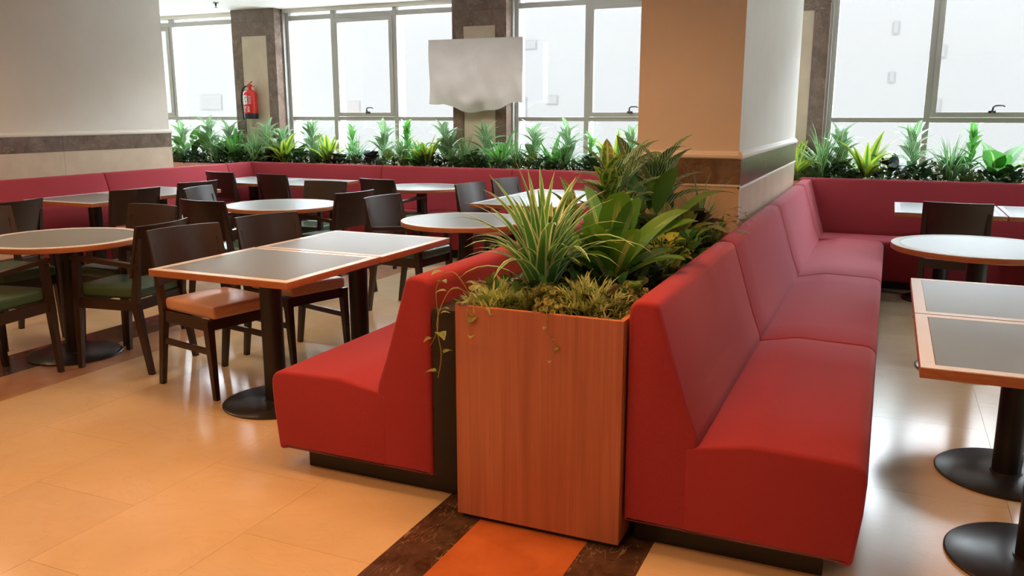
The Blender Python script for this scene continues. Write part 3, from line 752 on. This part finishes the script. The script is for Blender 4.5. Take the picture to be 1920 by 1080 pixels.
def bushy(loc, h, label, name='foliage_plant', mat='leaf_darkgreen', n=26, L=.09, W=.05, rad=.10, shape='oval', parts=False):
    o = plant(name, label, loc); items = []; 
    for i in range(n):
        q = (i + .5) / n; r = rad * math.sqrt(1 - q * q) if q < 1 else 0
        az = i * GA + U(-.4, .4); z = h * (.15 + .8 * q) * U(.8, 1.05); v = i % 3
        g = (L, W, 30 + 10 * v, 80 + 15 * v, shape, .25, 6)
        x, y = r * .45 * math.cos(az), r * .45 * math.sin(az)
        sc = U(.75, 1.2); tl = R(30) * (1 - q) + U(-.2, .2)
        if parts: add_leaf(o, leaf_mesh('b%s%d%.3f%.3f' % (shape, v, L, W), mat, *g), az, tl, sc, z - .03, 'leaf', (x, y))
        else: items.append((leaf_geo(*g), TR(x, y, z - .03, az, tl, sc)))
    if items: joined(o, items, mat)
    m = MB()
    for k in range(5): a = k * 1.257; m.tube([(0, 0, -.01), (rad * .3 * math.cos(a), rad * .3 * math.sin(a), h * .45), (rad * .45 * math.cos(a), rad * .45 * math.sin(a), h * .8)], .0025, 5)
    m.build('stems', 'stem_dark', o, smooth=60)
def broad(loc, h, label, n=8, mat='leaf_paddle', W=.12, name='broadleaf_plant', pet=.12):
    o = plant(name, label, loc)
    for i in range(n):
        q = i / max(1, n - 1); v = i % 3
        m = leaf_mesh('p%s%d%.2f%.2f' % (mat, v, W, pet), mat, .26, W, 12 + 10 * v, 55 + 25 * v, 'oval', .2, 9, 1.3, petiole=pet)
        add_leaf(o, m, i * GA + U(-.3, .3), R(20) * (1 - q), h / .36 * U(.8, 1.05), 0)
def croton(loc, h, label, mat='leaf_croton', W=.06, L=.17, name='croton_plant'):
    o = plant(name, label, loc); stem(o, h * .8, .006, 'stem_dark'); n = max(9, int(h / .026))
    for i in range(n):
        q = i / (n - 1); v = i % 3
        m = leaf_mesh('c%s%d%.2f' % (mat, v, W), mat, L, W, 18 + 10 * v, 60 + 18 * v, 'lance', .3, 7)
        add_leaf(o, m, i * GA + U(-.3, .3), R(22) * (1 - q) - R(12) * q, U(.85, 1.15), h * (.2 + .62 * q))
def sprigs(loc, rad, h, label, mat='leaf_olive', n=60, name='fern_plant', L=.055, W=.009):
    """fine needle sprigs in a cushion"""
    o = plant(name, label, loc); m = MB()
    for i in range(n):
        az = i * GA; el = R(U(5, 80)); ln = U(.6, 1.1) * (rad if el < 1 else h)
        d = Vector((math.cos(az) * math.cos(el), math.sin(az) * math.cos(el), math.sin(el) * h / rad))
        base = Vector((U(-.3, .3) * rad, U(-.3, .3) * rad, 0))
        for k in range(5):
            q = (k + 1) / 5; p = base + d * ln * q + Vector((0, 0, -.25 * rad * q * q * math.cos(el)))
            for s in (-1, 0, 1):
                tw = az + s * U(.5, 1.0); mx = TR(p.x, p.y, p.z, tw, R(U(15, 70)), U(.7, 1.2))
                g = leaf_geo(L, W, 5, 35, 'blade', .2, 2)
                m.add([mx @ Vector(v) for v in g[0]], g[1], g[2])
        pts = [base + d * ln * q + Vector((0, 0, -.25 * rad * q * q * math.cos(el))) for q in (0, .5, 1)]
        m.tube(pts, .0016, 4)
    tag(m.build('sprigs', mat, o, smooth=180), kind='stuff')
def sedum(loc, rad, label, n=22):
    o = plant('sedum_plant', label, loc); 
    rm = LM.get('rosette')
    if rm is None:
        mm = MB()
        for ring, (cnt, tl, r) in enumerate([(7, 62, .018), (6, 42, .015), (4, 18, .011)]):
            for k in range(cnt):
                mx = TR(0, 0, ring * .004, k * 6.283 / cnt + ring * .4, R(tl), 1); g = leaf_geo(r, .011, 0, -25, 'oval', .5, 3)
                mm.add([mx @ Vector(v) for v in g[0]], g[1], g[2])
        rm = LM['rosette'] = mm.mesh('rosette', 'leaf_sedum', 180)
    for i in range(n):
        q = (i + .5) / n; el = math.acos(1 - q); az = i * GA
        p = Vector((math.sin(el) * math.cos(az), math.sin(el) * math.sin(az), math.cos(el) * .9)) * rad
        link('rosette', rm, o, p, (0, el * .8, az), (U(.8, 1.25),) * 3)
    bm = bmesh.new(); bmesh.ops.create_icosphere(bm, subdivisions=2, radius=rad * .85); mb = MB(); bm.verts.index_update()
    mb.add([v.co for v in bm.verts if True], [[v.index for v in f.verts] for f in bm.faces]); bm.free()
    mb.build('core', 'leaf_moss', o, smooth=180)
def vine(loc, paths, label, lsc=1.0):
    """trailing vine: tubes with heart leaves; paths in local coordinates"""
    o = empty('trailing_vine', loc, 0, label, 'plant')
    for pts in paths:
        P = [Vector(p) for p in pts]; sm = []
        for i in range(len(P) - 1):
            a, b, c, d = P[max(i - 1, 0)], P[i], P[i + 1], P[min(i + 2, len(P) - 1)]
            for k in range(6):
                t = k / 6; sm.append(.5 * ((2 * b) + (c - a) * t + (2 * a - 5 * b + 4 * c - d) * t * t + (3 * b - a - 3 * c + d) * t ** 3))
        sm.append(P[-1])
        MB().tube(sm, .0017, 5).build('tendril', 'stem_pale', o, smooth=60)
        k = 3
        while k < len(sm):
            m = leaf_mesh('v%d' % (k % 2), 'leaf_vine', .045, .038, 60, 115, 'heart', .25, 5, 1, petiole=.012)
            add_leaf(o, m, U(0, 6.28) if k < len(sm) - 2 else -1.2, U(-.2, .5), lsc * U(.55, 1.1), sm[k].z, 'leaf', (sm[k].x, sm[k].y)); k += random.choice((3, 4, 5))

# --- wooden planter, front to back
sz = .80
spider((-1.17, 2.93, sz), .47, 'large striped spider plant at the near end of the wooden planter', 86, 'leaf_spider', True, .042, 1.0)
dracaena((-.99, 3.22, sz), .46, 'big yellow-striped dracaena in the middle of the wooden planter', 21, 'leaf_dracaena', .098, 1.7)
dracaena((-1.10, 3.62, sz), .36, 'smaller striped dracaena behind the big one in the wooden planter', 9, 'leaf_dracaena', .09, 1.1)
sprigs((-1.27, 2.76, sz), .13, .10, 'olive fern cushion at the left front corner of the wooden planter', n=70)
sprigs((-.93, 2.80, sz), .15, .13, 'olive fern cushion at the right front of the wooden planter', n=95)
sprigs((-1.12, 2.72, sz - .01), .07, .08, 'small green fern sprig at the middle front of the wooden planter', 'leaf_moss', 30)
sedum((-1.085, 2.76, sz + .035), .055, 'yellowish sedum rosettes between the two olive fern cushions')
sedum((-1.045, 2.675, sz + .015), .042, 'small sedum clump hanging at the planter front edge', 14)
sedum((-.82, 2.98, sz + .03), .05, 'sedum clump at the right edge of the planter beside the sofa back', 18)
bushy((-.86, 3.28, sz), .13, 'dark mossy leaves along the sofa back in the wooden planter', 'foliage_plant', 'leaf_darkgreen', 40, .06, .04, .16)
sprigs((-.83, 3.55, sz), .10, .07, 'dark moss cushion by the first sofa seam', 'leaf_moss', 45)
bushy((-.90, 3.74, sz), .20, 'lime green round-leaved plant behind the striped dracaena', 'foliage_plant', 'leaf_lime', 22, .075, .065, .13, 'oval', True)
bushy((-.84, 3.98, sz), .17, 'grey-green leafy plant near the sofa back, before the burgundy one', 'foliage_plant', 'leaf_green', 26, .085, .05, .14, 'oval', True)
croton((-1.27, 3.50, sz), .34, 'variegated croton on the left side of the wooden planter')
croton((-1.24, 3.95, sz), .50, 'tall croton with yellow leaf rims above the square tables', L=.20, W=.075)
zebra((-1.25, 4.15, sz), .47, 'tall zebra plant in the wooden planter, left of the pillar', 1.45)
zebra((-1.12, 4.50, sz), .52, 'tallest zebra plant, in front of the orange pillar face', 1.45)
zebra((-1.30, 4.55, sz), .50, 'zebra plant at the left rear of the wooden planter', 1.35)
broad((-1.08, 4.16, sz), .54, 'dark broadleaf plant standing among the zebra plants', 5, 'leaf_paddle', .075, pet=.16)
broad((-.97, 4.2, sz), .34, 'veined caladium beside the pillar in the wooden planter', 9, 'leaf_caladium', .14, 'caladium_plant')
spider((-.93, 4.68, sz + .03), .34, 'slim spider plant right before the pillar base', 30, 'leaf_spider', True, .017, .9)
bushy((-.92, 4.42, sz), .22, 'burgundy round-leaved plant before the pillar', 'begonia_plant', 'leaf_burgundy', 26, .11, .10, .17, 'oval', True)
bushy((-.86, 4.20, sz), .14, 'small dark leafy plant beside the burgundy one', 'foliage_plant', 'leaf_darkgreen', 28, .06, .04, .12)
sprigs((-.82, 4.30, sz + .01), .10, .10, 'green fern tuft over the sofa back near the pillar', 'leaf_moss', 50)
vine((-1.36, 2.70, sz + .05), [[(0, 0, 0), (-.05, -.05, .03), (-.085, -.10, -.08), (-.06, -.12, -.20), (-.075, -.12, -.29)], [(0, 0, 0), (-.07, .0, .08), (-.14, .0, .02), (-.12, -.03, -.12), (-.15, -.04, -.2)], [(0, 0, 0), (.03, -.06, .02), (.03, -.095, -.06), (.05, -.095, -.13)]], 'variegated vine trailing over the left corner of the wooden planter', 1.25)
vine((-1.03, 2.66, sz + .03), [[(0, 0, 0), (.0, -.03, .02), (.005, -.05, -.06), (.035, -.05, -.12), (.015, -.052, -.17)]], 'thin vine hanging down the wooden planter front', .6)
vine((-.82, 4.55, sz + .06), [[(0, 0, 0), (.06, .1, .09), (.12, .15, .06), (.16, .2, .0)], [(0, 0, 0), (.08, .0, .08), (.14, -.05, .04), (.15, -.12, .03)], [(0, 0, 0), (.03, .15, .12), (.1, .25, .1), (.15, .3, .05)]], 'leafy vine trailing over the right-hand sofa back near the pillar')

# --- window planter, left to right: kind, x, y, height, place
ROW = [
 ('dracy', -9.0, 8.80, .28, 'beside the white wall end'), ('zebra', -8.77, 8.85, .55, 'first from the white wall end'),
 ('broad', -8.58, 8.72, .50, 'dark, left of the fire extinguisher column'), ('zebra', -8.29, 8.88, .60, 'highest one left of the fire extinguisher column'),
 ('paddle', -8.24, 8.74, .46, 'bright, left of the fire extinguisher column'), ('moss', -8.72, 8.64, .12, 'in the far left corner'), ('dark', -8.45, 8.66, .16, 'in the far left corner'),
 ('zebra', -7.93, 8.86, .55, 'left below the fire extinguisher'), ('dracg', -7.76, 8.80, .44, 'right below the fire extinguisher'), ('dark', -7.88, 8.66, .20, 'below the fire extinguisher'),
 ('dark', -7.62, 8.66, .19, 'at the banquette corner seam'), ('zebra', -7.32, 8.84, .56, 'right of the fire extinguisher'), ('spider', -7.45, 8.72, .40, 'right of the fire extinguisher'),
 ('burg', -7.20, 8.70, .22, 'right of the fire extinguisher'), ('dracy', -6.99, 8.78, .42, 'right of the fire extinguisher'), ('dark', -6.70, 8.68, .20, 'below the fixed left pane'),
 ('zebra', -6.61, 8.84, .56, 'before the pane left of the opening window'), ('dracy', -6.32, 8.78, .42, 'under the left opening window'), ('croton', -6.02, 8.82, .45, 'below the left window handle'),
 ('spider', -5.92, 8.72, .34, 'below the left window handle'), ('blue', -5.80, 8.80, .34, 'below the left window handle'), ('burg', -6.14, 8.64, .16, 'under the left opening window'), ('zebra', -5.56, 8.85, .55, 'before the second mullion from the extinguisher'),
 ('burg', -5.66, 8.66, .20, 'before the second mullion from the extinguisher'), ('croton', -5.24, 8.86, .55, 'left of the white sheet'), ('spider', -5.24, 8.70, .38, 'left of the white sheet'),
 ('dracy', -4.94, 8.80, .42, 'left of the white sheet column'), ('dark', -4.90, 8.66, .20, 'left of the white sheet column'), ('zebra', -4.74, 8.84, .55, 'at the left edge of the white sheet column'),
 ('zebra', -4.62, 8.72, .38, 'dark, under the left half of the white sheet'), ('zebra', -4.21, 8.80, .56, 'under the right half of the white sheet'), ('spider', -4.42, 8.70, .34, 'under the white sheet'),
 ('dracg', -3.97, 8.82, .42, 'right of the white sheet'), ('blue', -3.96, 8.66, .20, 'right of the white sheet'), ('zebra', -3.62, 8.84, .56, 'before the pane right of the white sheet'),
 ('lime', -3.59, 8.70, .26, 'before the pane right of the white sheet'), ('dracg', -3.37, 8.82, .38, 'before the mullion right of the white sheet'), ('zebra', -3.22, 8.85, .57, 'before the mullion right of the white sheet'),
 ('spider', -3.22, 8.70, .34, 'before the mullion right of the white sheet'), ('croton', -2.95, 8.80, .40, 'beside the orange pillar'), ('paddle', -2.75, 8.80, .42, 'beside the orange pillar'), ('zebra', -2.5, 8.84, .5, 'closest to the orange pillar'),
 ('dark', -3.42, 8.64, .18, 'before the mullion right of the white sheet'), ('dark', -2.9, 8.64, .2, 'beside the orange pillar'),
 ('dracy', -.84, 8.80, .38, 'at the right end of the pillar'), ('spider', -.57, 8.72, .44, 'right of the pillar'), ('zebra', -.43, 8.86, .56, 'right of the pillar'), ('moss', -.75, 8.62, .14, 'right of the pillar'),
 ('dracy', -.19, 8.80, .42, 'before the wide right pane'), ('moss', -.28, 8.64, .12, 'before the wide right pane'), ('burg', -.02, 8.72, .28, 'left of the right mullion'), ('blue', .06, 8.80, .34, 'left of the right mullion'),
 ('zebra', .20, 8.84, .56, 'before the right mullion'), ('dark', .28, 8.66, .2, 'before the right mullion'), ('spider', .52, 8.70, .38, 'under the right opening window'), ('croton', .68, 8.88, .56, 'under the right window handle'),
 ('paddle', .60, 8.84, .36, 'under the right opening window'), ('bigleaf', .90, 8.76, .46, 'under the right window handle'), ('moss', .68, 8.62, .14, 'under the right window handle'), ('dark', 1.0, 8.64, .18, 'at the right picture edge'),
 ('zebra', -7.05, 8.76, .48, 'behind the yellow-green one right of the fire extinguisher'), ('spider', -6.48, 8.70, .34, 'under the left opening window'), ('paddle', -6.85, 8.74, .36, 'below the fixed left pane'), ('spider', -8.08, 8.70, .36, 'left of the fire extinguisher'), ('dracg', -8.95, 8.70, .34, 'in the far left corner'), ('lime', -5.42, 8.68, .24, 'left of the white sheet'), ('dracg', -5.05, 8.74, .36, 'left of the white sheet'), ('dark', -4.3, 8.66, .2, 'under the white sheet'), ('spider', -3.78, 8.70, .34, 'right of the white sheet'), ('dracy', -2.62, 8.72, .40, 'beside the orange pillar'), ('dark', -.4, 8.66, .2, 'right of the pillar'), ('lime', .4, 8.68, .22, 'under the right opening window'),
 ('dracy', 1.25, 8.8, .4, 'beyond the right picture edge'), ('zebra', 1.6, 8.84, .5, 'beyond the right picture edge'),
]
for kind, x, y, h, place in ROW:
    z = PZ; y = min(y, 8.69 if kind in ('spider', 'dracy', 'dracg') else 8.78); L = (x, y, z)
    if kind == 'zebra': zebra(L, h * .94, 'striped zebra plant ' + place, 1.3)
    elif kind == 'dracy': dracaena(L, h * 1.25, 'yellow-green dracaena ' + place, 16, wd=.062)
    elif kind == 'dracg': dracaena(L, h * 1.25, 'bright green dracaena ' + place, 15, 'leaf_bright', .052)
    elif kind == 'spider': spider(L, h * 1.1, 'grassy spider plant ' + place, 85, wd=.020, spread=1.1)
    elif kind == 'dark': bushy(L, h * 1.1, 'low dark green foliage ' + place, n=60, L=.10, W=.06, rad=.22)
    elif kind == 'burg': bushy(L, h, 'dark burgundy leaf plant ' + place, 'begonia_plant', 'leaf_burgundy', 26, .12, .10, .17, 'oval', True)
    elif kind == 'lime': bushy(L, h, 'light green bushy plant ' + place, 'foliage_plant', 'leaf_lime', 24, .09, .06, .12, 'oval', True)
    elif kind == 'moss': sprigs(L, .15, h, 'fine mossy groundcover ' + place, 'leaf_moss', 50)
    elif kind == 'croton': croton(L, h, 'glossy green croton ' + place, 'leaf_bright', .06)
    elif kind == 'paddle': broad(L, h, 'green paddle-leaved plant ' + place, 6, 'leaf_paddle', .11)
    elif kind == 'broad': broad(L, h, 'dark broadleaf plant ' + place, 9, 'leaf_paddle', .10, pet=.14)
    elif kind == 'blue': broad(L, h, 'bluish broad-leaved plant ' + place, 6, 'leaf_blue', .09)
    elif kind == 'bigleaf': broad(L, h, 'large round-leaved plant ' + place, 11, 'leaf_bright', .15, pet=.10)
def groundcover(name, label, x0, x1, y0, y1, z, n, hmax, skip=()):
    m = MB(); mats = ['leaf_darkgreen', 'leaf_green', 'leaf_moss', 'leaf_burgundy', 'leaf_olive']
    for i in range(n):
        x, y = U(x0, x1), U(y0, y1); mi = random.choices(range(5), (5, 4, 4, 1.5, 1.5))[0]; hh = z + U(0, hmax) * (1 if mi < 4 else .6)
        g = leaf_geo(U(.05, .10), U(.028, .05), U(10, 40), U(60, 110), 'oval', .25, 4); mx = TR(x, y, hh, U(0, 6.28), U(-.2, .5))
        m.add([mx @ Vector(v) for v in g[0]], g[1], g[2], mi)
    tag(m.build(name, mats, smooth=180), label, 'plants', kind='stuff')
groundcover('groundcover', 'dense low leaves covering the soil under the left windows', -9.3, -1.5, 8.60, 8.95, PZ + .01, 2600, .10)
groundcover('groundcover', 'dense low leaves covering the soil under the right-hand window', -1.2, 2.2, 8.60, 8.95, PZ + .01, 1000, .09)
groundcover('groundcover', 'dense low leaves between the plants of the wooden planter', X0 + .06, X1 - .06, Y0 + .14, Y1 - .06, sz + .0, 900, .07)
def flower(x, y, z, label):
    o = empty('flower', (x, y, z), 0, label, 'flower')
    for k in range(5): link('petal', leaf_mesh('fl%d' % (k % 2), 'petal_red' if k % 2 else 'petal_white', .035, .03, 40, 90, 'oval', .2, 4), o, (0, 0, .19), (0, 0, k * 1.257))
    MB().tube([(0, 0, 0), (.004, 0, .1), (0, 0, .19)], .002, 5).build('stem', 'stem_green', o)
flower(.075, 8.62, PZ, 'small red and white flower before the right mullion'); flower(-3.80, 8.62, PZ, 'small red and white flower right of the white sheet')

# ------------------------------------------------------------------ sheet hung over the screen on the middle pilaster
sh = empty('draped_sheet', (-4.40, 8.9, 0), 0, 'off-white cloth sheet hung over the marble column between the windows', 'sheet')
m = MB(); nx, nz = 36, 30; vs = []; fs = []; hw = .595
for side in (0, 1):
    for j in range(nz + 1):
        q = j / nz
        for i in range(nx + 1):
            u = -1 + 2 * i / nx
            bot = 1.615 - .095 * max(0, 1 - (u / .72) ** 2) + .012 * math.sin(9 * u)
            z = 2.335 - (2.335 - bot) * q
            y = -.018 * math.exp(-((u * 1.6) ** 2)) * math.sin(q * 3.14) - .010 * math.sin(5 * u + 4 * q * (1 if u > 0 else -1)) * q - .010 * math.sin(15 * u - 8 * q) * q - .010 * math.sin(17 * q + 8 * u) * math.exp(-((u + .1) ** 2) * 6) * q
            if q > .86: y += (q - .86) * .35 * max(0, 1 - abs(u))
            vs.append((u * hw * (1 + .004 * math.sin(7 * q)), y + side * .004, z))
N = (nx + 1) * (nz + 1)
for j in range(nz):
    for i in range(nx):
        a = j * (nx + 1) + i; fs.append((a, a + nx + 1, a + nx + 2, a + 1)); b = a + N; fs.append((b, b + 1, b + nx + 2, b + nx + 1))
m.add(vs, fs).build('cloth', 'sheet_fabric', sh, smooth=180)
B(-.55, .55, .045, .105, 1.66, 2.325, .006).build('covered_board', 'black_plastic', sh)
B(-.12, .12, .1055, .144, 1.85, 2.1).build('wall_mount', 'black_metal', sh)

# ------------------------------------------------------------------ fire extinguisher
fe = empty('fire_extinguisher', (-7.70, 8.955, 1.435), 0, 'red fire extinguisher hung on the marble column by the window', 'extinguisher')
MB().lathe([(0, .055), (.085, .055), (.088, .07), (.088, .30), (.082, .335), (.055, .362), (.028, .372), (.024, .385), (.0, .385)], 32).build('cylinder', 'red_paint', fe, smooth=50)
MB().lathe([(0, 0), (.086, 0), (.09, .006), (.09, .07), (.0, .07)], 32).build('base', 'black_plastic', fe, smooth=50)
def wrap(z0, z1, a0, a1, r, name, mat, parent):
    m = MB(); n = 10; vs = []
    for i in range(n + 1):
        a = R(a0 + (a1 - a0) * i / n)
        vs += [(r * math.cos(a), r * math.sin(a), z0), (r * math.cos(a), r * math.sin(a), z1)]
    return m.add(vs, [(2 * i, 2 * i + 2, 2 * i + 3, 2 * i + 1) for i in range(n)]).build(name, mat, parent, smooth=180)
lb = wrap(.185, .30, -150, -78, .0888, 'label_plate', 'white_print', fe)
wrap(.20, .285, -102, -99, .0892, 'printed_line', 'black_plastic', lb); wrap(.215, .225, -95, -86, .0892, 'printed_line', 'black_plastic', lb); wrap(.265, .283, -92, -84, .0892, 'printed_mark', 'black_plastic', lb)
l2 = wrap(.075, .165, -150, -40, .0888, 'instruction_panel', 'red_paint', fe)
for k, (z, a, b) in enumerate([(.150, -140, -112), (.150, -105, -90), (.140, -104, -92), (.130, -140, -118), (.125, -105, -92), (.110, -140, -112), (.10, -106, -92), (.095, -138, -110), (.15, -80, -60), (.135, -80, -58), (.12, -80, -62), (.105, -80, -58), (.09, -80, -60)]):
    wrap(z, z + .006, a, b, .0892, 'printed_line', 'white_print', l2)
for k in range(7): wrap(.19 + k * .016, .194 + k * .016, -70, -45, .0889, 'printed_line', 'white_print', fe)
m = MB().lathe([(0, .383), (.022, .383), (.022, .42), (.0, .42)], 16); m.box(-.03, .03, -.012, .012, .405, .44, .003); m.build('valve', 'red_paint', fe, smooth=40)
MB().tube([(-.03, 0, .43), (.01, 0, .455), (.045, 0, .475)], .007, 6).build('lever', 'red_paint', fe, smooth=60)
MB().tube([(.0, 0, .415), (.05, 0, .418), (.075, 0, .408)], .006, 6).build('carry_handle', 'red_paint', fe, smooth=60)
MB().tube([(-.02, 0, .415), (-.07, 0, .415), (-.115, -.005, .38), (-.135, -.01, .31), (-.13, -.02, .23), (-.11, -.03, .14), (-.10, -.035, .09), (-.098, -.035, .04)], .010, 8).build('hose', 'rubber', fe, smooth=60)
MB().tube([(-.098, -.035, .06), (-.097, -.036, -.01)], [.011, .015], 8).build('nozzle', 'black_plastic', fe, smooth=60)
B(-.04, .04, .085, .088 + .002, .1, .34).build('wall_bracket', 'steel', fe)

# ------------------------------------------------------------------ ceiling bits
sp = empty('fire_sprinkler', (-7.62, 8.35, CZ), 0, 'small dark sprinkler head hanging from the ceiling near the windows', 'sprinkler')
MB().lathe([(.035, -.002), (.035, -.008), (.012, -.012), (.012, -.035), (.005, -.04), (.005, -.055), (0, -.055)], 16).build('body', 'handle_metal', sp, smooth=40)
MB().lathe([(0, -.058), (.022, -.058), (.022, -.062), (0, -.062)], 16).build('deflector', 'handle_metal', sp, smooth=40)
